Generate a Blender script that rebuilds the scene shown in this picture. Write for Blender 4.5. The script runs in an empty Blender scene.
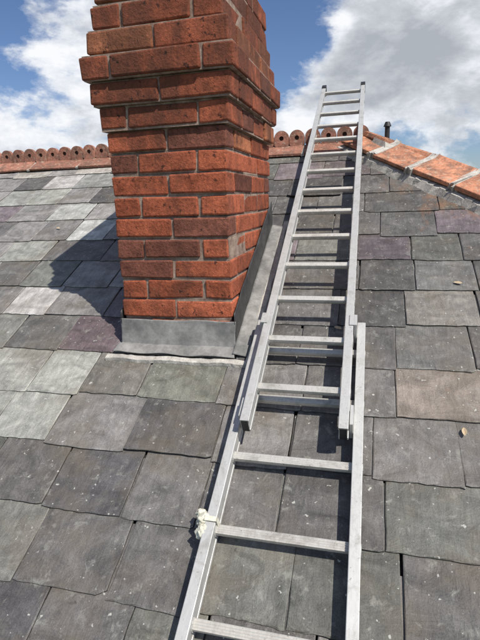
import bpy, math, random
from mathutils import Vector, Matrix, noise
random.seed(7)
D=bpy.data; C=bpy.context
# ---------------------------------------------------------------- calibrated numbers
F_PX=489.3; TH=0.24107; RO=-0.03576; YA=-0.26181
P=0.47585; ZR=-1.61329
CX,CW,CY,CD,ZT,ZB=-1.0474,0.5025,1.9195,0.8434,0.285,-0.491
YR=3.747
CP,SP,TP=math.cos(P),math.sin(P),math.tan(P)
ZRIDGE=ZR+YR*TP
YE=-1.5; HALF=YR-YE; XLW=-6.5
ZE=ZR+YE*TP
Fv=Vector((math.sin(YA)*math.cos(TH),math.cos(YA)*math.cos(TH),-math.sin(TH)))
Rv=Fv.cross(Vector((0,0,1))).normalized();Uv=Rv.cross(Fv)
R2=Rv*math.cos(RO)+Uv*math.sin(RO);U2=-Rv*math.sin(RO)+Uv*math.cos(RO)
def pxdir(px,py): return (Fv+R2*((px-240)/F_PX)+U2*((320-py)/F_PX)).normalized()
def roof(x,s,h): return Vector((x,s*CP-h*SP,ZR+s*SP+h*CP))
# ---------------------------------------------------------------- helpers
def link(o,parent=None):
    C.scene.collection.objects.link(o)
    if parent: o.parent=parent
    return o
def empty(name,loc=(0,0,0)):
    o=D.objects.new(name,None); o.empty_display_size=.2; link(o); return o
def mesh(name,verts,faces,mat=None,parent=None,cols=None,uvs=None,smooth=False):
    m=D.meshes.new(name); m.from_pydata([tuple(v) for v in verts],[],faces); m.update()
    if cols is not None:
        ca=m.color_attributes.new('Col','FLOAT_COLOR','CORNER')
        for p in m.polygons:
            for li in p.loop_indices: ca.data[li].color=(*cols[p.index],1)
    if uvs is not None:
        ul=m.uv_layers.new(name='UVMap')
        for l in m.loops: ul.data[l.index].uv=uvs[l.vertex_index]
    if smooth:
        for p in m.polygons:p.use_smooth=True
    o=D.objects.new(name,m)
    if mat: m.materials.append(mat)
    return link(o,parent)
def bevel(o,w=.003,seg=2):
    b=o.modifiers.new('b','BEVEL'); b.width=w;b.segments=seg;b.limit_method='ANGLE';b.angle_limit=math.radians(40)
class Geo:
    def __init__(s): s.v=[];s.f=[];s.c=[];s.u=[]
    def box(s,fr,x0,x1,y0,y1,z0,z1,col=(1,1,1),j=0.0):
        b=len(s.v)
        for z in (z0,z1):
            for (x,y) in ((x0,y0),(x1,y0),(x1,y1),(x0,y1)):
                s.v.append(fr(x+random.uniform(-j,j),y+random.uniform(-j,j),z+random.uniform(-j,j)))
                s.u.append((0,0))
        for q in ((0,3,2,1),(4,5,6,7),(0,1,5,4),(1,2,6,5),(2,3,7,6),(3,0,4,7)):
            s.f.append(tuple(b+i for i in q)); s.c.append(col)
    def prism(s,A,B,col=(1,1,1)):
        b=len(s.v);n=len(A)
        s.v+=A+B; s.u+=[(0,0)]*(2*n)
        s.f.append(tuple(b+i for i in reversed(range(n))));s.c.append(col)
        s.f.append(tuple(b+n+i for i in range(n)));s.c.append(col)
        for i in range(n):
            k=(i+1)%n; s.f.append((b+i,b+k,b+n+k,b+n+i));s.c.append(col)
    def obj(s,name,mat,parent=None,smooth=False): return mesh(name,s.v,s.f,mat,parent,s.c,s.u,smooth)
W=lambda x,y,z: Vector((x,y,z))
# ---------------------------------------------------------------- material helpers
def newmat(name):
    m=D.materials.new(name);m.use_nodes=True;nt=m.node_tree
    return m,nt,nt.nodes['Principled BSDF']
def N(nt,t,**k):
    n=nt.nodes.new(t)
    for a,b in k.items(): setattr(n,a,b)
    return n
def noi(nt,vec,scale,detail=4,rough=.6,dist=0):
    n=N(nt,'ShaderNodeTexNoise');n.inputs['Scale'].default_value=scale;n.inputs['Detail'].default_value=detail
    n.inputs['Roughness'].default_value=rough;n.inputs['Distortion'].default_value=dist
    if vec is not None: nt.links.new(vec,n.inputs['Vector'])
    return n.outputs['Fac']
def ramp(nt,fac,stops):
    r=N(nt,'ShaderNodeValToRGB');e=r.color_ramp.elements
    while len(e)<len(stops): e.new(.5)
    for i,(p,c) in enumerate(stops):
        e[i].position=p; e[i].color=(c,c,c,1) if not isinstance(c,tuple) else (*c,1)
    nt.links.new(fac,r.inputs[0]);return r.outputs[0]
def mix(nt,fac,a,b,mode='MIX'):
    m=N(nt,'ShaderNodeMix');m.data_type='RGBA';m.blend_type=mode;m.clamp_factor=True
    for s,v in ((0,fac),(6,a),(7,b)):
        if isinstance(v,(int,float)): m.inputs[s].default_value=v if s==0 else (v,v,v,1)
        elif isinstance(v,tuple): m.inputs[s].default_value=(*v,1)
        else: nt.links.new(v,m.inputs[s])
    return m.outputs[2]
def mth(nt,op,a,b,clamp=False):
    n=N(nt,'ShaderNodeMath',operation=op);n.use_clamp=clamp
    for i_,v in enumerate((a,b)):
        if isinstance(v,(int,float)): n.inputs[i_].default_value=v
        else: nt.links.new(v,n.inputs[i_])
    return n.outputs[0]
def bump(nt,bs,h,strength=.5,dist=.003):
    b=N(nt,'ShaderNodeBump');b.inputs['Strength'].default_value=strength;b.inputs['Distance'].default_value=dist
    nt.links.new(h,b.inputs['Height']);nt.links.new(b.outputs[0],bs.inputs['Normal'])
def mapping(nt,vec,scale,rot=(0,0,0)):
    m=N(nt,'ShaderNodeMapping');m.inputs['Scale'].default_value=scale;m.inputs['Rotation'].default_value=rot;nt.links.new(vec,m.inputs[0]);return m.outputs[0]
def obj_co(nt): return N(nt,'ShaderNodeTexCoord').outputs['Object']
def col_attr(nt):
    a=N(nt,'ShaderNodeAttribute');a.attribute_name='Col';return a.outputs['Color']
def slate_mat():
    m,nt,bs=newmat('slate')
    uv=N(nt,'ShaderNodeTexCoord').outputs['UV'];oc=obj_co(nt);col=col_attr(nt)
    grain=noi(nt,mapping(nt,uv,(46,12,1)),1.0,6,.72,.5)
    cleft=noi(nt,mapping(nt,uv,(6,10,1),(0,0,.5)),1.0,6,.62,1.2)
    fine=noi(nt,uv,210,3,.7)
    c=mix(nt,1.0,col,ramp(nt,grain,[(.25,.66),(.5,.97),(.75,1.38)]),'MULTIPLY')
    c=mix(nt,1.0,c,ramp(nt,cleft,[(.3,.62),(.5,1.0),(.7,1.40)]),'MULTIPLY')
    c=mix(nt,1.0,c,ramp(nt,fine,[(.3,.74),(.7,1.26)]),'MULTIPLY')
    big=noi(nt,oc,4.5,5,.65)
    c=mix(nt,ramp(nt,big,[(.48,0.0),(.66,.5)]),c,(.145,.118,.085))
    lic=noi(nt,oc,24,5,.72,.4)
    c=mix(nt,ramp(nt,lic,[(.57,0.0),(.69,.6)]),c,(.29,.285,.25))
    c=mix(nt,ramp(nt,lic,[(.27,.55),(.37,0.0)]),c,(.035,.034,.030))
    # rust / clay run-off washed down from the hip tiles
    sep=N(nt,'ShaderNodeSeparateXYZ');nt.links.new(oc,sep.inputs[0])
    hd=mth(nt,'ADD',sep.outputs[0],sep.outputs[1])
    mr=N(nt,'ShaderNodeMapRange');mr.inputs[1].default_value=YR-1.0;mr.inputs[2].default_value=YR-.2;mr.inputs[3].default_value=-.12;mr.inputs[4].default_value=.12
    nt.links.new(hd,mr.inputs[0])
    gx=N(nt,'ShaderNodeMapRange');gx.inputs[1].default_value=-.1;gx.inputs[2].default_value=.25;gx.inputs[3].default_value=0;gx.inputs[4].default_value=1
    nt.links.new(sep.outputs[0],gx.inputs[0])
    rn=mth(nt,'ADD',noi(nt,mapping(nt,oc,(1.4,.6,1)),7,6,.7),mr.outputs[0])
    c=mix(nt,mth(nt,'MULTIPLY',ramp(nt,rn,[(.54,0.0),(.70,.6)]),gx.outputs[0]),c,(.26,.135,.070))
    dots=ramp(nt,noi(nt,oc,62,2,.5),[(.70,0.0),(.74,.8)])
    c=mix(nt,dots,c,(.48,.48,.43))
    nt.links.new(c,bs.inputs['Base Color'])
    nt.links.new(ramp(nt,grain,[(.3,.48),(.7,.72)]),bs.inputs['Roughness'])
    bs.inputs['Specular IOR Level'].default_value=.4
    h=mth(nt,'ADD',mth(nt,'MULTIPLY',cleft,1.0),mth(nt,'MULTIPLY',grain,.35))
    h=mth(nt,'ADD',h,mth(nt,'MULTIPLY',fine,.10))
    bump(nt,bs,h,1.0,.009)
    return m
def brick_mat():
    m,nt,bs=newmat('old_red_brick')
    oc=obj_co(nt);col=col_attr(nt)
    n1=noi(nt,oc,15,6,.68);n2=noi(nt,oc,95,4,.75);n3=noi(nt,mapping(nt,oc,(1,1,.45)),7,5,.68)
    c=mix(nt,1.0,col,ramp(nt,n1,[(.28,.52),(.5,1.0),(.72,1.34)]),'MULTIPLY')
    c=mix(nt,1.0,c,ramp(nt,n2,[(.3,.62),(.55,1.05),(.75,1.35)]),'MULTIPLY')
    sep=N(nt,'ShaderNodeSeparateXYZ');nt.links.new(oc,sep.inputs[0])
    mr=N(nt,'ShaderNodeMapRange');mr.inputs[1].default_value=ZT-.12;mr.inputs[2].default_value=ZT+.10;mr.inputs[3].default_value=.26;mr.inputs[4].default_value=1.0
    nt.links.new(sep.outputs[2],mr.inputs[0])
    k=mth(nt,'ADD',mth(nt,'MULTIPLY',n3,3.6),-1.90)
    a=mth(nt,'ADD',mr.outputs[0],k,True)
    c=mix(nt,mth(nt,'MULTIPLY',a,.76),c,(.085,.040,.027))
    c=mix(nt,ramp(nt,noi(nt,oc,46,3,.6),[(.62,0.0),(.69,.8)]),c,(.026,.018,.016))
    c=mix(nt,ramp(nt,noi(nt,oc,30,5,.7,.3),[(.66,0.0),(.77,.40)]),c,(.42,.27,.17))
    nt.links.new(c,bs.inputs['Base Color']);bs.inputs['Roughness'].default_value=.9;bs.inputs['Specular IOR Level'].default_value=.2
    bump(nt,bs,mth(nt,'ADD',n1,mth(nt,'MULTIPLY',n2,.45)),.9,.008);return m
def simple(name,c0,c1,scale=20,rough=.8,metal=0,bs_=.4,bd=.003,detail=5,spec=.4,aniso=None,fine=.2):
    m,nt,bs=newmat(name);oc=obj_co(nt)
    v=mapping(nt,oc,aniso) if aniso else oc
    n=noi(nt,v,scale,detail,.65);n2=noi(nt,oc,scale*6,3,.7)
    c=mix(nt,ramp(nt,n,[(.3,0.0),(.7,1.0)]),c0,c1)
    c=mix(nt,1.0,c,ramp(nt,n2,[(.3,1-fine),(.7,1+fine)]),'MULTIPLY')
    nt.links.new(c,bs.inputs['Base Color'])
    bs.inputs['Roughness'].default_value=rough;bs.inputs['Metallic'].default_value=metal;bs.inputs['Specular IOR Level'].default_value=spec
    bump(nt,bs,mth(nt,'ADD',n,mth(nt,'MULTIPLY',n2,.3)),bs_,bd);return m
def alu_mat(name,base,metal,dirt):
    m,nt,bs=newmat(name);oc=obj_co(nt)
    st=noi(nt,mapping(nt,oc,(160,3.0,90),(P,0,0)),1.0,4,.7)
    sc=noi(nt,oc,13,6,.75,.6);sp=noi(nt,oc,120,3,.6)
    c=mix(nt,ramp(nt,st,[(.3,0.0),(.7,1.0)]),tuple(v*.86 for v in base),base)
    c=mix(nt,ramp(nt,sc,[(.48,0.0),(.68,dirt)]),c,(.22,.20,.17))
    c=mix(nt,ramp(nt,sp,[(.64,0.0),(.70,dirt)]),c,(.16,.14,.12))
    nt.links.new(c,bs.inputs['Base Color']);bs.inputs['Metallic'].default_value=metal
    nt.links.new(ramp(nt,sc,[(.3,.42),(.7,.65)]),bs.inputs['Roughness'])
    bump(nt,bs,mth(nt,'ADD',st,mth(nt,'MULTIPLY',sc,.6)),.12,.001);return m
def terra_mat():
    m,nt,bs=newmat('terracotta');oc=obj_co(nt);col=col_attr(nt)
    n1=noi(nt,oc,10,6,.68);n2=noi(nt,oc,60,4,.7)
    c=mix(nt,1.0,col,ramp(nt,n1,[(.28,.58),(.5,1.0),(.72,1.3)]),'MULTIPLY')
    c=mix(nt,1.0,c,ramp(nt,n2,[(.3,.68),(.7,1.28)]),'MULTIPLY')
    c=mix(nt,ramp(nt,noi(nt,oc,14,6,.72),[(.46,0.0),(.62,.7)]),c,(.14,.09,.065))
    c=mix(nt,ramp(nt,noi(nt,oc,34,4,.65),[(.56,0.0),(.66,.65)]),c,(.46,.37,.27))
    nt.links.new(c,bs.inputs['Base Color']);bs.inputs['Roughness'].default_value=.88
    bump(nt,bs,mth(nt,'ADD',n1,mth(nt,'MULTIPLY',n2,.4)),.8,.008);return m
M_slate=slate_mat();M_brick=brick_mat();M_terra=terra_mat()
M_mortar=simple('weathered_mortar',(.15,.09,.065),(.42,.32,.25),22,.95,bs_=.9)
M_cement=simple('cement_fillet',(.30,.28,.25),(.56,.53,.47),18,.9,bs_=.8,bd=.006)
M_under=simple('roof_underlay',(.012,.011,.010),(.03,.028,.022),12,.95)
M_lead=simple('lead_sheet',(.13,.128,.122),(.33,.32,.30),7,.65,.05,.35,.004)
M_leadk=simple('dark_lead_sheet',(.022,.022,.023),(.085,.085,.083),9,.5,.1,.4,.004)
M_alu=alu_mat('weathered_aluminium',(.58,.575,.55),.40,.5)
M_alur=alu_mat('rung_aluminium',(.62,.595,.545),.30,.6)
M_black=simple('black_plastic_and_hollow_shade',(.012,.012,.013),(.03,.03,.03),20,.5)
M_recess_shade=simple('painted_recess_shade',(.05,.03,.02),(.09,.05,.035),20,.95)  # dark crest recess floors: shade painted into the colour
M_rag=simple('cream_cloth',(.52,.50,.40),(.74,.72,.60),40,.9,bs_=.7)
M_leaf=simple('dry_leaf',(.36,.27,.16),(.62,.50,.34),60,.8)
M_grass=simple('lawn_grass',(.035,.065,.02),(.09,.12,.045),.8,.95,bd=.05)
# ---------------------------------------------------------------- slates
def pix2roof(px,py):
    d=pxdir(px,py);n=Vector((0,-SP,CP))
    p0=Vector((0,0,ZR));t=n.dot(p0)/n.dot(d);q=d*t
    return q.x,q.y/CP
OVR=[((455,378),(.22,.185,.155)),((95,455),(.120,.092,.103)),((85,325),(.130,.098,.102)),((165,400),(.155,.155,.128)),((75,368),(.34,.34,.30)),
 ((30,430),(.26,.26,.225)),((20,365),(.30,.295,.26)),((60,222),(.36,.36,.33)),((20,205),(.29,.29,.265)),((95,188),(.26,.26,.24)),((100,240),(.42,.42,.39)),
 ((195,460),(.098,.093,.090)),((100,512),(.098,.093,.092)),((30,590),(.092,.087,.086)),((20,400),(.32,.32,.285)),((120,380),(.16,.15,.13)),
 ((15,320),(.20,.198,.175)),((40,255),(.28,.28,.25)),((30,470),(.23,.228,.20)),((435,350),(.14,.135,.125)),((460,275),(.15,.148,.14)),
 ((20,500),(.115,.108,.10)),((10,280),(.14,.135,.125)),((60,345),(.12,.114,.105)),((10,540),(.17,.165,.145))]
OVR=[(pix2roof(*a),b) for a,b in OVR]
def slate_field(name,fr,s0,s1,expo,lo,hi,light,parent,seed,ovr=()):
    rnd=random.Random(seed);G=Geo();L=.455;T=.0075
    i=0;s=s0
    while s<s1-.05:
        a=lo(s)-rnd.uniform(0,.25);end=hi(s)
        rowj=rnd.uniform(-.004,.004)
        while a<end:
            w=rnd.choice((.25,.26,.27,.28,.29,.31,.33)) if rnd.random()<.85 else rnd.uniform(.21,.40)
            g=rnd.uniform(.002,.006)
            x0=a+g/2;x1=a+w-g/2;a+=w
            if x1<lo(s)-.02: continue
            rot=rnd.gauss(0,.009)
            sl=s+rowj+rnd.gauss(0,.0055)-(rnd.uniform(.008,.024) if rnd.random()<.06 else 0)
            xc=(x0+x1)/2
            nb=11; out=[]
            cl=rnd.uniform(0,.005);cr=rnd.uniform(0,.005)
            if rnd.random()<.07: cl=rnd.uniform(.010,.022)
            if rnd.random()<.07: cr=rnd.uniform(.010,.022)
            out.append((x0,cl)); arc=rnd.gauss(0,.0022);tl=rnd.gauss(0,.003)
            for k in range(nb):
                u=(k+.5)/nb; out.append((x0+cl+(x1-x0-cl-cr)*u,arc*(4*u*(1-u))+tl*(u-.5)+rnd.gauss(0,.0012)))
            out.append((x1,cr))
            for u in (.12,.25,.4,.55,.8): out.append((x1+rnd.uniform(-.0020,.0010),L*u))
            out.append((x1,L));out.append((x0,L))
            for u in (.8,.55,.4,.25,.12): out.append((x0+rnd.uniform(-.0010,.0020),L*u))
            cj=[rnd.uniform(0,.0038) for _ in range(3)]
            lift=rnd.uniform(.004,.009) if rnd.random()<.05 else 0
            def H(x,t):
                u=(x-x0)/(x1-x0); return .0215-.030*t+(cj[0]*(1-u)+cj[1]*u+lift)*(1-t/L)
            def put(x,t,dh):
                xx=xc+(x-xc)*math.cos(rot)-t*math.sin(rot); tt=t*math.cos(rot)+(x-xc)*math.sin(rot)
                S=min(sl+tt,s1);
                xx=min(max(xx,lo(S)),max(hi(S),lo(S)))
                return fr(xx,S,H(x,t)+dh)
            b=len(G.v);n=len(out)
            ox,oy=rnd.uniform(0,50),rnd.uniform(0,50)
            inner=[]
            for (x,t) in out:
                dx=.0035 if x<xc else -.0035
                dt=.0045 if t<L*.05 else 0
                inner.append((x+dx*rnd.uniform(.3,1.3) if abs(x-xc)>(x1-x0)*.44 else x, t+dt*rnd.uniform(.3,1.5)))
            for (x,t) in inner: G.v.append(put(x,t,0));G.u.append((x+ox,t+oy))
            for (x,t) in out: G.v.append(put(x,t,-rnd.uniform(.0015,.0035)));G.u.append((x+ox,t+oy))
            for (x,t) in out: G.v.append(put(x,t,-T));G.u.append((x+ox,t+oy+.01))
            wx=fr(xc,s,0)
            col=light(wx.x,wx.y,rnd)
            for (ax,as_),cc in ovr:
                if x0<=ax<=x1 and s<=as_<s+expo: col=cc
            G.f.append(tuple(b+k for k in range(n)));G.c.append(col)
            ec=tuple(min(1,v*1.2) for v in col)
            for k in range(n):
                q=(k+1)%n
                G.f.append((b+n+k,b+n+q,b+q,b+k));G.c.append(ec)
                G.f.append((b+2*n+k,b+2*n+q,b+n+q,b+n+k));G.c.append(tuple(v*.55 for v in col))
        i+=1;s+=expo
    return G.obj(name,M_slate,parent)
def slate_col(x,y,rnd):
    L=1/(1+math.exp((x+1.15)*3.0))
    base=.108*(1-L)+.225*L
    v=base*math.exp(rnd.gauss(0,.19+.25*L))
    r=rnd.random()
    if r<.08: t=(1.13,.93,.99)
    elif r<.24: t=(1.02,1.02,.90)
    elif r<.28: v*=1.5;t=(1.08,1.0,.88)
    else: t=(1.05,.995,.94)
    return tuple(min(v,.42)*q for q in t)
slate_roof=empty('slate_roof')
EXPO=.238
slate_field('front_slates',roof,YE/CP-.03,YR/CP-.02,EXPO,lambda s:XLW,lambda s:YR-s*CP-.012,slate_col,slate_roof,3,OVR)
def hipf(a,s,h): return Vector((HALF-s*CP+h*SP,YR+a,ZE+s*SP+h*CP))
def backf(a,s,h): return Vector((-a,2*YR-YE-s*CP+h*SP,ZE+s*SP+h*CP))
SL=HALF/CP
slate_field('hip_slates',hipf,-.03,SL-.02,EXPO,lambda s:-(HALF-s*CP)+.012,lambda s:(HALF-s*CP)-.012,slate_col,slate_roof,4)
slate_field('back_slates',backf,-.03,SL-.02,EXPO,lambda s:-(HALF-s*CP)+.012,lambda s:-XLW,slate_col,slate_roof,5)
e=.003
A_=Vector((XLW,YE,ZE-e));B_=Vector((HALF,YE,ZE-e));C_=Vector((0,YR,ZRIDGE-e));D_=Vector((XLW,YR,ZRIDGE-e))
E_=Vector((HALF,2*YR-YE,ZE-e));F_=Vector((XLW,2*YR-YE,ZE-e))
mesh('roof_deck',[A_,B_,C_,D_,E_,F_],[(0,1,2,3),(1,4,2),(4,5,3,2)],M_under,slate_roof)
# ---------------------------------------------------------------- ridge tiles
def vtile(G,o,d,w1,n1,w2,n2,L,wing,t,col,h=.03,j=.003):
    nn=(n1+n2).normalized()
    def loop(p):
        k=lambda v:v+Vector([random.uniform(-j,j) for _ in range(3)])
        ap=p+nn*(h/nn.dot(n1))
        ap2=p+nn*((h+t)/nn.dot(n1))
        return [k(ap),k(p+w1*wing+n1*h),k(p+w1*wing+n1*(h+t)),k(ap2+w1*.03-nn*.002),k(ap2+nn*.006),k(ap2+w2*.03-nn*.002),k(p+w2*wing+n2*(h+t)),k(p+w2*wing+n2*h)]
    G.prism(loop(o),loop(o+d*L),col)
def tcol():
    v=math.exp(random.gauss(0,.15)); return (.45*v,.195*v,.110*v)
nF=Vector((0,-SP,CP));wF=Vector((0,-CP,-SP));nB=Vector((0,SP,CP));wB=Vector((0,CP,-SP))
ridge=empty('terracotta_ridge_tiles')
G=Geo();GM=Geo();GC=Geo();GS=Geo()
TL=.45;x=-.02
apex=ZRIDGE
def rcol():
    v=random.uniform(.75,1.2);return (.34*v,.150*v,.100*v)
while x>XLW-.1:
    vtile(G,Vector((x-TL+.006,YR,apex)),Vector((1,0,0)),wF,nF,wB,nB,TL-.012,.125,.02,rcol(),h=.028,j=.004)
    vtile(GM,Vector((x-.012,YR,apex)),Vector((1,0,0)),wF,nF,wB,nB,.024,.128,.013,(1,1,1),h=.028)
    base=apex+.040/CP; nl=4;w=TL/nl;lean=random.uniform(-.004,.004);tz=random.uniform(-.004,.004)
    for k in range(nl):
        xc=x-w*(k+.5);hz=.056;R=.016;col=rcol()
        n=28;t=.016
        def ring(y,rr,rect):
            o=[]
            for q in range(n):
                a=2*math.pi*q/n;ca,sa=math.cos(a),math.sin(a)
                if not rect: r=rr
                else:
                    if sa>=0: r=w/2*.96
                    else: r=min((w/2*.96)/max(abs(ca),1e-6),hz/max(-sa,1e-6))
                o.append(Vector((xc+ca*r,y+lean,base+tz+hz+sa*r)))
            return o
        of,hf,hr,ob=ring(YR-t,R,True),ring(YR-t,R,False),ring(YR-t+.011,R,False),ring(YR+t,R,True)
        b=len(GC.v);GC.v+=of+hf+hr+ob;GC.u+=[(0,0)]*(4*n)
        for q in range(n):
            r=(q+1)%n
            GC.f.append((b+q,b+r,b+n+r,b+n+q));GC.c.append(col)
            GC.f.append((b+n+q,b+n+r,b+2*n+r,b+2*n+q));GC.c.append(tuple(v*.4 for v in col))  # recess wall colour darkened to paint in the shade
            GC.f.append((b+3*n+q,b+3*n+r,b+r,b+q));GC.c.append(col)
        GC.f.append(tuple(b+3*n+q for q in reversed(range(n))));GC.c.append(col)
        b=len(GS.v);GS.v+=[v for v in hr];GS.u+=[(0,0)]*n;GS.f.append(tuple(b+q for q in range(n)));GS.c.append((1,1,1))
    x-=TL
o=G.obj('ridge_caps',M_terra,ridge);bevel(o,.004)
GM.obj('ridge_mortar',M_cement,ridge)
GC.obj('crest_lobes',M_terra,ridge);GS.obj('crest_recesses',M_recess_shade,ridge)
hipt=empty('terracotta_hip_tiles')
G=Geo();GM=Geo()
nR=Vector((SP,0,CP))
for sg in (1,-1):
    u=Vector((1,-sg,-TP)).normalized()
    nf=nF if sg==1 else nB
    w1=nf.cross(u).normalized()
    if w1.x>0: w1=-w1
    w2=nR.cross(u).normalized()
    if w2.x<0: w2=-w2
    top=Vector((0,YR,ZRIDGE))
    dcur=-.10;L=.33
    tot=HALF*math.sqrt(2+TP*TP)
    while dcur<tot-.1:
        hh=(.064 if sg==1 else .050)+random.uniform(-.004,.005)
        vtile(G,top+u*dcur,u,w1,nf,w2,nR,L-.02,.20+random.uniform(-.006,.006),.026,tcol(),h=hh,j=.006)
        for q in range(4):
            vtile(GM,top+u*(dcur+L-.046+.016*q+random.uniform(-.004,.004)),u,w1,nf,w2,nR,.017,.203+random.uniform(-.016,.010),.032+random.uniform(.000,.011),(1,1,1),h=.053,j=.006)
        dcur+=L
    for (ww,nn_) in ((w1,nf),(w2,nR)):
        q=-.1
        while q<tot:
            a=top+u*q;b=top+u*(q+.045)
            def lp(p):
                r=lambda:random.uniform(-.007,.007)
                return [p+ww*.09+nn_*.012,p+ww*(.245+r())+nn_*.016,p+ww*(.216+r())+nn_*(.052+r()*.7),p+ww*.09+nn_*.058]
            GM.prism(lp(a),lp(b));q+=.0452
o=G.obj('hip_caps',M_terra,hipt);bevel(o,.007)
o=GM.obj('hip_mortar',M_cement,hipt)
vent=empty('roof_vent_cap')
bpy.ops.mesh.primitive_cylinder_add(vertices=20,radius=.017,depth=.12,location=(.10,YR+.02,ZRIDGE+.085));o=C.object;o.name='pipe';o.data.materials.append(M_black);o.parent=vent
bpy.ops.mesh.primitive_cone_add(vertices=20,radius1=.027,radius2=.015,depth=.03,location=(.10,YR+.02,ZRIDGE+.155));o=C.object;o.name='cowl';o.data.materials.append(M_black);o.parent=vent
# ---------------------------------------------------------------- chimney
chim=empty('brick_chimney')
CH=(ZT-ZB)/9;J=.011
G=Geo();GM=Geo()
def bcol():
    v=math.exp(random.gauss(0,.18));r=random.random()
    if r<.18: return (.21*v,.078*v,.052*v)
    if r<.28: return (.42*v,.155*v,.075*v)
    return (.375*v,.104*v,.052*v)
def course(z,i,Pj,ch):
    x0,x1,y0,y1=CX-Pj,CX+CW+Pj,CY-Pj,CY+CD+Pj
    th=.118
    def run(a0,a1,fn,heads):
        L=a1-a0;n=max(1,round(L/.25));ls=[L/n*random.uniform(.97,1.03) for _ in range(n)]
        k=L/sum(ls);ls=[l*k for l in ls]
        a=a0
        for q,l in enumerate(ls):
            e0=0 if q==0 else J/2;e1=0 if q==len(ls)-1 else J/2
            fn(a+e0,a+l-e1);a+=l
    j=.0034
    o=lambda:random.gauss(0,.0030)
    zz0,zz1=z+J/2,z+ch-J/2
    if i%2==0:
        run(x0,x1,lambda a,b:G.box(W,a,b,y0+o(),y0+th,zz0,zz1,bcol(),j),False)
        run(x0,x1,lambda a,b:G.box(W,a,b,y1-th,y1+o(),zz0,zz1,bcol(),j),False)
        run(y0+th+J,y1-th-J,lambda a,b:G.box(W,x1-th,x1+o(),a,b,zz0,zz1,bcol(),j),False)
        run(y0+th+J,y1-th-J,lambda a,b:G.box(W,x0+o(),x0+th,a,b,zz0,zz1,bcol(),j),False)
    else:
        run(y0,y1,lambda a,b:G.box(W,x1-th,x1+o(),a,b,zz0,zz1,bcol(),j),False)
        run(y0,y1,lambda a,b:G.box(W,x0+o(),x0+th,a,b,zz0,zz1,bcol(),j),False)
        run(x0+th+J,x1-th-J,lambda a,b:G.box(W,a,b,y0+o(),y0+th,zz0,zz1,bcol(),j),False)
        run(x0+th+J,x1-th-J,lambda a,b:G.box(W,a,b,y1-th,y1+o(),zz0,zz1,bcol(),j),False)
    GM.box(W,x0+.007,x1-.007,y0+.007,y1-.007,z+.0005*(i%3),z+ch-.001)
z=ZB-3*CH;i=-3
while i<9:
    course(z,i,0,CH);z+=CH;i+=1
for Pj in (.021,.038,.058,.034,.014,.0,.0):
    course(z,i,Pj,.0915);z+=.0915;i+=1
o=G.obj('bricks',M_brick,chim);bevel(o,.0065,2)
GM.obj('mortar_core',M_mortar,chim)
G=Geo()
G.prism([Vector((CX+.02,CY+.02,z)),Vector((CX+CW-.02,CY+.02,z)),Vector((CX+CW-.02,CY+CD-.02,z)),Vector((CX+.02,CY+CD-.02,z))],
        [Vector((CX+.14,CY+.14,z+.09)),Vector((CX+CW-.14,CY+.14,z+.09)),Vector((CX+CW-.14,CY+CD-.14,z+.09)),Vector((CX+.14,CY+CD-.14,z+.09))])
G.obj('cement_flaunching',M_cement,chim)
def sheet(name,fn,nu,nv,mat,amp=.004,sc=9,thick=.003,parent=chim):
    v=[];f=[]
    for b in range(nv+1):
        for a in range(nu+1):
            p=fn(a/nu,b/nv)
            d=Vector((noise.noise(p*sc),noise.noise(p*sc+Vector((9,2,4))),noise.noise(p*sc+Vector((3,8,1)))))
            d+=.3*Vector((noise.noise(p*sc*3),noise.noise(p*sc*3+Vector((9,2,4))),noise.noise(p*sc*3+Vector((3,8,1)))))
            v.append(p+d*amp)
    for b in range(nv):
        for a in range(nu):
            k=b*(nu+1)+a;f.append((k,k+1,k+nu+2,k+nu+1))
    o=mesh(name,v,f,mat,parent,smooth=True)
    s=o.modifiers.new('s','SOLIDIFY');s.thickness=thick;s.offset=0
    return o
zf=ZR+CY*TP
HT=ZB-.005-zf
def apron(u,v):
    x=CX-.012+(CW+.024)*u
    if v<.62:
        t=v/.62; return Vector((x,CY-.010-.010*t*t,ZB-.003-HT*t*.88))
    t=(v-.62)/.38
    s=(CY-.020)/CP-.055*t
    return roof(x+(u-.5)*.03*t,s,.038+.003*math.sin(u*17)*t)
sheet('front_lead_apron',apron,90,34,M_lead,.0055,7)
def sidef(u,v):
    y=CY-.012+(CD+.02)*u
    zr=ZR+y*TP
    return Vector((CX+CW+.008+.004*(1-v),y,zr+.035+.135*v))
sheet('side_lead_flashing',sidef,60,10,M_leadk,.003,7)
def sidefoot(u,v):
    s=(CY-.055)/CP+(CD/CP+.08)*u
    return roof(CX+CW+.012+.062*v,s,.042-.012*v)
sheet('side_lead_foot',sidefoot,60,6,M_lead,.003,8)
def sideL(u,v):
    y=CY-.012+(CD+.02)*u
    return Vector((CX-.008,y,ZR+y*TP+.0+.17*v))
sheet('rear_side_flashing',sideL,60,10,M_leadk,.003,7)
def strip(name,fn,n,wd,ht,mat,parent=chim):
    G=Geo();prev=None
    for k in range(n+1):
        x,s,dx,ds=fn(k/n)
        j=lambda q:random.uniform(-q,q)
        a,b=-wd/2+j(.0025),wd/2+j(.0025)
        lp=[roof(x+dx*a,s+ds*a,.018),roof(x+dx*b,s+ds*b,.018),roof(x+dx*b*.7,s+ds*b*.7,.018+ht+j(.0015)),roof(x+dx*a*.7,s+ds*a*.7,.018+ht+j(.0015))]
        if prev: G.prism(prev,lp)
        prev=lp
    return G.obj(name,mat,parent)
s_f=(CY-.025)/CP-.068
strip('front_cement_fillet',lambda u:(CX-.05+(CW+.14)*u,s_f+.003*math.sin(u*17),0,1),34,.034,.013,M_cement)
strip('side_cement_fillet',lambda u:(CX+CW+.083+.004*math.sin(u*13),s_f+(CD/CP+.17)*u,1,0),50,.028,.015,M_cement)
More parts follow.
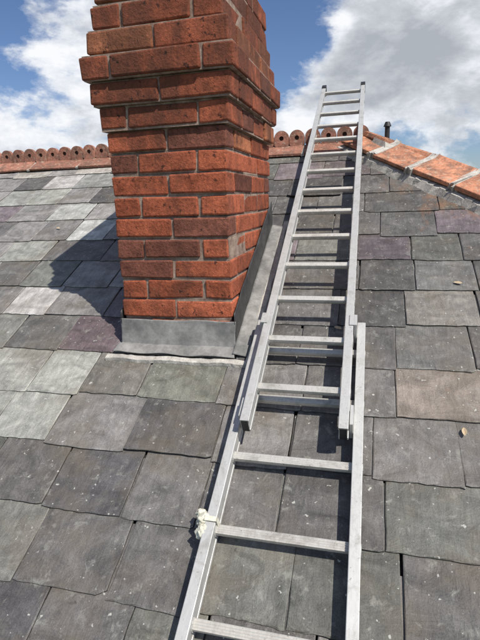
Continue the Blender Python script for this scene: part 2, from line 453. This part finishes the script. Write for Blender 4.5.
# ---------------------------------------------------------------- ladder
lad=empty('extension_ladder')
XL,WU,SK,S0,WL=-0.35765,0.29252,-0.00674,1.3584,0.38337
def lf(x,s,h): return roof(x+SK*s,s,h)
xc=XL+WU/2
RW=.027
def ladder(W_,s0,s1,h0,h1,ks,name):
    G=Geo()
    for sg in (-1,1):
        a=xc+sg*W_/2;b=a+sg*RW
        x0,x1=min(a,b),max(a,b)
        G.box(lf,x0,x1,s0,s1,h0+.006,h1-.006)
        G.box(lf,x0-.0025,x1+.0025,s0,s1,h1-.013,h1)
        G.box(lf,x0-.0025,x1+.0025,s0,s1,h0,h0+.012)
    o=G.obj(name+'_rails',M_alu,lad);bevel(o,.0022,2)
    G=Geo();hc=(h0+h1)/2
    for k in ks:
        s=S0+.25*k
        pr=[];n=9
        for q in range(n):
            t=-.0135+.027*q/(n-1); hh=.011+(.0016 if q%2==0 else -.0012)
            pr.append((t,hh))
        for q in range(7):
            a=-math.pi*q/6; pr.append((.0145*math.cos(a),.004+.019*math.sin(a)*.9))
        A=[lf(xc-W_/2-.001,s+t,hc+h) for t,h in pr];B=[lf(xc+W_/2+.001,s+t,hc+h) for t,h in pr]
        G.prism(A,B)
    G.obj(name+'_rungs',M_alur,lad)
    G=Geo()
    for k in ks:
        s=S0+.25*k
        for sg in (-1,1):
            for off in (RW+.0005,-.004):
                a=xc+sg*(W_/2+off)
                A=[];B=[]
                for q in range(14):
                    t=2*math.pi*q/14
                    A.append(lf(a,s+.018*math.cos(t),hc+.018*math.sin(t)));B.append(lf(a+sg*.0035,s+.018*math.cos(t),hc+.018*math.sin(t)))
                G.prism(A,B)
    G.obj(name+'_rung_collars',M_alu,lad)
S_LT=2.262;S_UB=1.69;S_UT=S0+.25*15.35
ladder(WL,-1.3,S_LT,.027,.090,range(-10,4),'base_section')
ladder(WU,S_UB,S_UT,.092,.152,range(2,16),'fly_section')
G=Geo()
for sg in (-1,1):
    a=xc+sg*WU/2;b=a+sg*RW;x0,x1=min(a,b),max(a,b)
    G.box(lf,x0-.005,x1+.005,S_UT-.035,S_UT+.03,.086,.160)
    a=xc+sg*WL/2;b=a+sg*RW;x0,x1=min(a,b),max(a,b)
    G.box(lf,x0-.003,x1+.003,-1.33,-1.28,.022,.094)
o=G.obj('plastic_end_caps',M_black,lad);bevel(o,.004,2)
G=Geo()
for sg in (-1,1):
    a=xc+sg*WU/2;b=a+sg*RW;x0,x1=min(a,b),max(a,b)
    G.box(lf,x0+.002,x1-.002,S_UB-.002,S_UB+.002,.096,.148)
    a=xc+sg*WL/2;b=a+sg*RW;x0,x1=min(a,b),max(a,b)
    G.box(lf,x0+.002,x1-.002,S_LT-.002,S_LT+.003,.031,.086)
G.obj('rail_hollow_shade',M_black,lad)  # thin black plates paint in the shade inside the open rail ends
G=Geo()
for sg in (-1,1):
    a=xc+sg*(WU/2+RW+.004);
    x0,x1=min(a,a+sg*.012),max(a,a+sg*.012)
    G.box(lf,x0,x1,S_LT-.09,S_LT-.03,.060,.157)
    xi=xc+sg*(WU/2+RW*.5);G.box(lf,min(xi,a+sg*.012),max(xi,a+sg*.012),S_LT-.09,S_LT-.03,.1535,.1565)
    G.box(lf,x0,x1,S_UB+.03,S_UB+.11,.060,.135)
o=G.obj('guide_brackets',M_alu,lad);bevel(o,.0015,1)
# ---------------------------------------------------------------- cloth rag on rail
ragc=lf(xc-WL/2-RW-.012,1.375,.075)
rag=empty('cloth_rag')
def lump(c,r,sx,sy,sz,name,seed):
    bpy.ops.mesh.primitive_ico_sphere_add(subdivisions=4,radius=1,location=(0,0,0));o=C.object;o.name=name
    for v in o.data.vertices:
        p=v.co.copy();k=1+.35*noise.noise(p*1.7+Vector((seed,0,0)))+.22*noise.noise(p*4+Vector((0,seed,0)))+.10*noise.noise(p*9)
        q=p*k*r;v.co=c+Vector((q.x*sx,q.y*sy,q.z*sz))
    for p in o.data.polygons:p.use_smooth=True
    o.data.materials.append(M_rag);o.parent=rag
lump(ragc,.022,1.1,.9,1.0,'knot',3);lump(ragc+Vector((.006,-.026,-.020)),.021,1.0,1.0,1.2,'loose_fold',11);lump(ragc+Vector((-.012,.018,.008)),.014,1.2,1,.9,'tail_end',23)
G=Geo()
x0=xc-WL/2-RW-.004;x1=xc-WL/2+.004
for (a,b,c,d) in ((x0-.003,x0,.022,.096),(x1,x1+.003,.022,.096),(x0-.003,x1+.003,.0935,.096)):
    G.box(lf,a,b,1.367,1.382,c,d)
G.obj('tie_band',M_rag,rag)
# ---------------------------------------------------------------- fallen leaves
lr=random.Random(5)
for (px,py) in [(463,437),(457,288),(338,333),(60,232)]:
    x,s=pix2roof(px,py)
    r=lr.uniform(.008,.011);a0=lr.uniform(0,6.28);pts=[];
    for k in range(12):
        t=2*math.pi*k/12;rr=r*(1+.8*abs(math.cos(t)))*(.55+.45*abs(math.cos(t)))
        pts.append((rr*math.cos(t),r*.85*math.sin(t)))
    v=[roof(x+px_*math.cos(a0)-py_*math.sin(a0),s+px_*math.sin(a0)+py_*math.cos(a0),.030+.25*abs(py_)+.1*px_) for px_,py_ in pts]
    mesh('fallen_leaf',v+[roof(x,s,.029)],[(k,(k+1)%12,12) for k in range(12)],M_leaf)
# ---------------------------------------------------------------- house below and ground
house=empty('brick_house')
mb,nt,bs=newmat('house_brickwork');bt=N(nt,'ShaderNodeTexBrick');bt.inputs['Scale'].default_value=4.4
bt.inputs['Color1'].default_value=(.33,.10,.06,1);bt.inputs['Color2'].default_value=(.26,.08,.05,1);bt.inputs['Mortar'].default_value=(.25,.22,.18,1);bt.inputs['Mortar Size'].default_value=.012
bt.inputs['Brick Width'].default_value=1.0;bt.inputs['Row Height'].default_value=.33
tc=obj_co(nt);sx=N(nt,'ShaderNodeSeparateXYZ');nt.links.new(tc,sx.inputs[0]);ad=N(nt,'ShaderNodeMath',operation='ADD');nt.links.new(sx.outputs[0],ad.inputs[0]);nt.links.new(sx.outputs[1],ad.inputs[1])
cb=N(nt,'ShaderNodeCombineXYZ');nt.links.new(ad.outputs[0],cb.inputs[0]);nt.links.new(sx.outputs[2],cb.inputs[1]);nt.links.new(cb.outputs[0],bt.inputs['Vector']);nt.links.new(bt.outputs['Color'],bs.inputs['Base Color']);bs.inputs['Roughness'].default_value=.9
ZG=ZE-5.4
y0,y1,x0,x1=YE+.3,2*YR-YE-.3,XLW+.05,HALF-.3
G=Geo();G.box(W,x0,x1,y0,y1,ZG-.2,ZE-.02);G.obj('walls',mb,house)
v=[Vector((x0,y0,ZE-.02)),Vector((x0,y1,ZE-.02)),Vector((x0,YR,ZRIDGE-.15))];v2=[p+Vector((.2,0,0)) for p in v]
G=Geo();G.prism(v,v2);G.obj('gable',mb,house)
M_gut=simple('gutter_black',(.02,.02,.02),(.04,.04,.04),10,.4);M_white=simple('white_paint',(.7,.7,.68),(.8,.8,.78),10,.5)
M_glass,nt,bs=newmat('window_glass');bs.inputs['Base Color'].default_value=(.02,.025,.03,1);bs.inputs['Roughness'].default_value=.05
G=Geo();G.box(W,XLW,HALF+.1,YE-.12,YE-.02,ZE-.12,ZE-.03);G.box(W,HALF+.02,HALF+.12,YE,2*YR-YE,ZE-.12,ZE-.03);G.obj('gutters',M_gut,house)
GF=Geo();GG=Geo()
for wx in (-5,-2.5,1,3.3):
    for wz in (ZG+1.0,ZG+3.6):
        GF.box(W,wx-.5,wx+.5,y0-.03,y0+.05,wz,wz+1.3);GG.box(W,wx-.43,wx-.03,y0-.036,y0,wz+.07,wz+1.23);GG.box(W,wx+.03,wx+.43,y0-.036,y0,wz+.07,wz+1.23)
GF.obj('window_frames',M_white,house);GG.obj('window_panes',M_glass,house)
mesh('ground',[(-600,-600,ZG),(600,-600,ZG),(600,600,ZG),(-600,600,ZG)],[(0,1,2,3)],M_grass)
# ---------------------------------------------------------------- camera
cam=D.cameras.new('camera');co=D.objects.new('camera',cam);link(co)
co.matrix_world=Matrix(((R2.x,U2.x,-Fv.x,0),(R2.y,U2.y,-Fv.y,0),(R2.z,U2.z,-Fv.z,0),(0,0,0,1)))
cam.sensor_fit='VERTICAL';cam.sensor_height=36;cam.lens=F_PX/640*36;cam.clip_start=.02;cam.clip_end=2000
C.scene.camera=co
# ---------------------------------------------------------------- light
S=Vector((.56,-.40,.93)).normalized()
sl=D.lights.new('sun','SUN');sl.energy=5.0;sl.angle=math.radians(.5);sl.color=(1,.95,.875)
so=D.objects.new('sun',sl);link(so);so.rotation_mode='QUATERNION';so.rotation_quaternion=S.to_track_quat('Z','Y');so.location=(3,-3,8)
w=D.worlds.new('World');C.scene.world=w;w.use_nodes=True;nt=w.node_tree
bg=nt.nodes['Background'];bg.inputs['Strength'].default_value=.1
sky=N(nt,'ShaderNodeTexSky');sky.sky_type='NISHITA';sky.sun_disc=False
sky.sun_elevation=math.asin(S.z);sky.sun_rotation=math.atan2(S.x,S.y);sky.air_density=1.0;sky.dust_density=.5;sky.ozone_density=2.2
tc=N(nt,'ShaderNodeTexCoord').outputs['Generated']
nrm=N(nt,'ShaderNodeVectorMath',operation='NORMALIZE');nt.links.new(tc,nrm.inputs[0]);dv=nrm.outputs[0]
def fbm(off,scale,det,dist=.25,rough=.56):
    m=N(nt,'ShaderNodeMapping');m.inputs['Location'].default_value=off;m.inputs['Scale'].default_value=(1,1,1.9);nt.links.new(dv,m.inputs[0])
    return noi(nt,m.outputs[0],scale,det,rough,dist)
nz=fbm((1.3,.2,.4),5.5,9,.15,.60)
dens=mth(nt,'ADD',mth(nt,'MULTIPLY',nz,1.25),-.19)
for (px,py,rad,amp) in [(430,8,11,.22),(475,45,6,.12),(345,45,7,.12),(45,95,9,.18),(95,70,5,.06),(20,22,6,-.16),(262,28,6,-.28),(415,88,4,-.06),(390,80,5,.07),(470,105,5,-.04),(285,112,4,.12),(75,12,4,.06),(10,140,8,.08),(430,135,6,.12),(365,95,3,-.04),(300,5,4,-.10)]:
    d=pxdir(px,py);dt=N(nt,'ShaderNodeVectorMath',operation='DOT_PRODUCT');nt.links.new(dv,dt.inputs[0]);dt.inputs[1].default_value=d
    mr=N(nt,'ShaderNodeMapRange');mr.interpolation_type='SMOOTHSTEP';mr.inputs[1].default_value=math.cos(math.radians(rad*1.6));mr.inputs[2].default_value=1;mr.inputs[3].default_value=0;mr.inputs[4].default_value=amp
    nt.links.new(dt.outputs['Value'],mr.inputs[0]);dens=mth(nt,'ADD',dens,mr.outputs[0])
mask=ramp(nt,dens,[(.45,0.0),(.51,.30),(.57,.82),(.64,1.0)])
d2=fbm((1.3+.05,.2-.04,.4+.09),5.5,7,.15,.58)
n3=fbm((4.1,2.2,3.4),10,6,.3,.6)
shade=mth(nt,'ADD',mth(nt,'MULTIPLY',dens,.80),mth(nt,'MULTIPLY',mth(nt,'SUBTRACT',d2,nz),1.3))
shade=mth(nt,'ADD',shade,mth(nt,'MULTIPLY',mth(nt,'SUBTRACT',n3,.5),.75))
cc=ramp(nt,shade,[(.36,(9.6,9.75,10.0)),(.48,(8.2,8.5,9.0)),(.62,(6.0,6.3,6.8)),(.82,(4.3,4.6,5.1))])
skyb=mix(nt,1.0,sky.outputs[0],(.74,.82,1.0),'MULTIPLY')
nt.links.new(mix(nt,mask,skyb,cc),bg.inputs['Color'])
sc=C.scene;sc.view_settings.view_transform='Standard';sc.view_settings.look='None';sc.view_settings.exposure=0
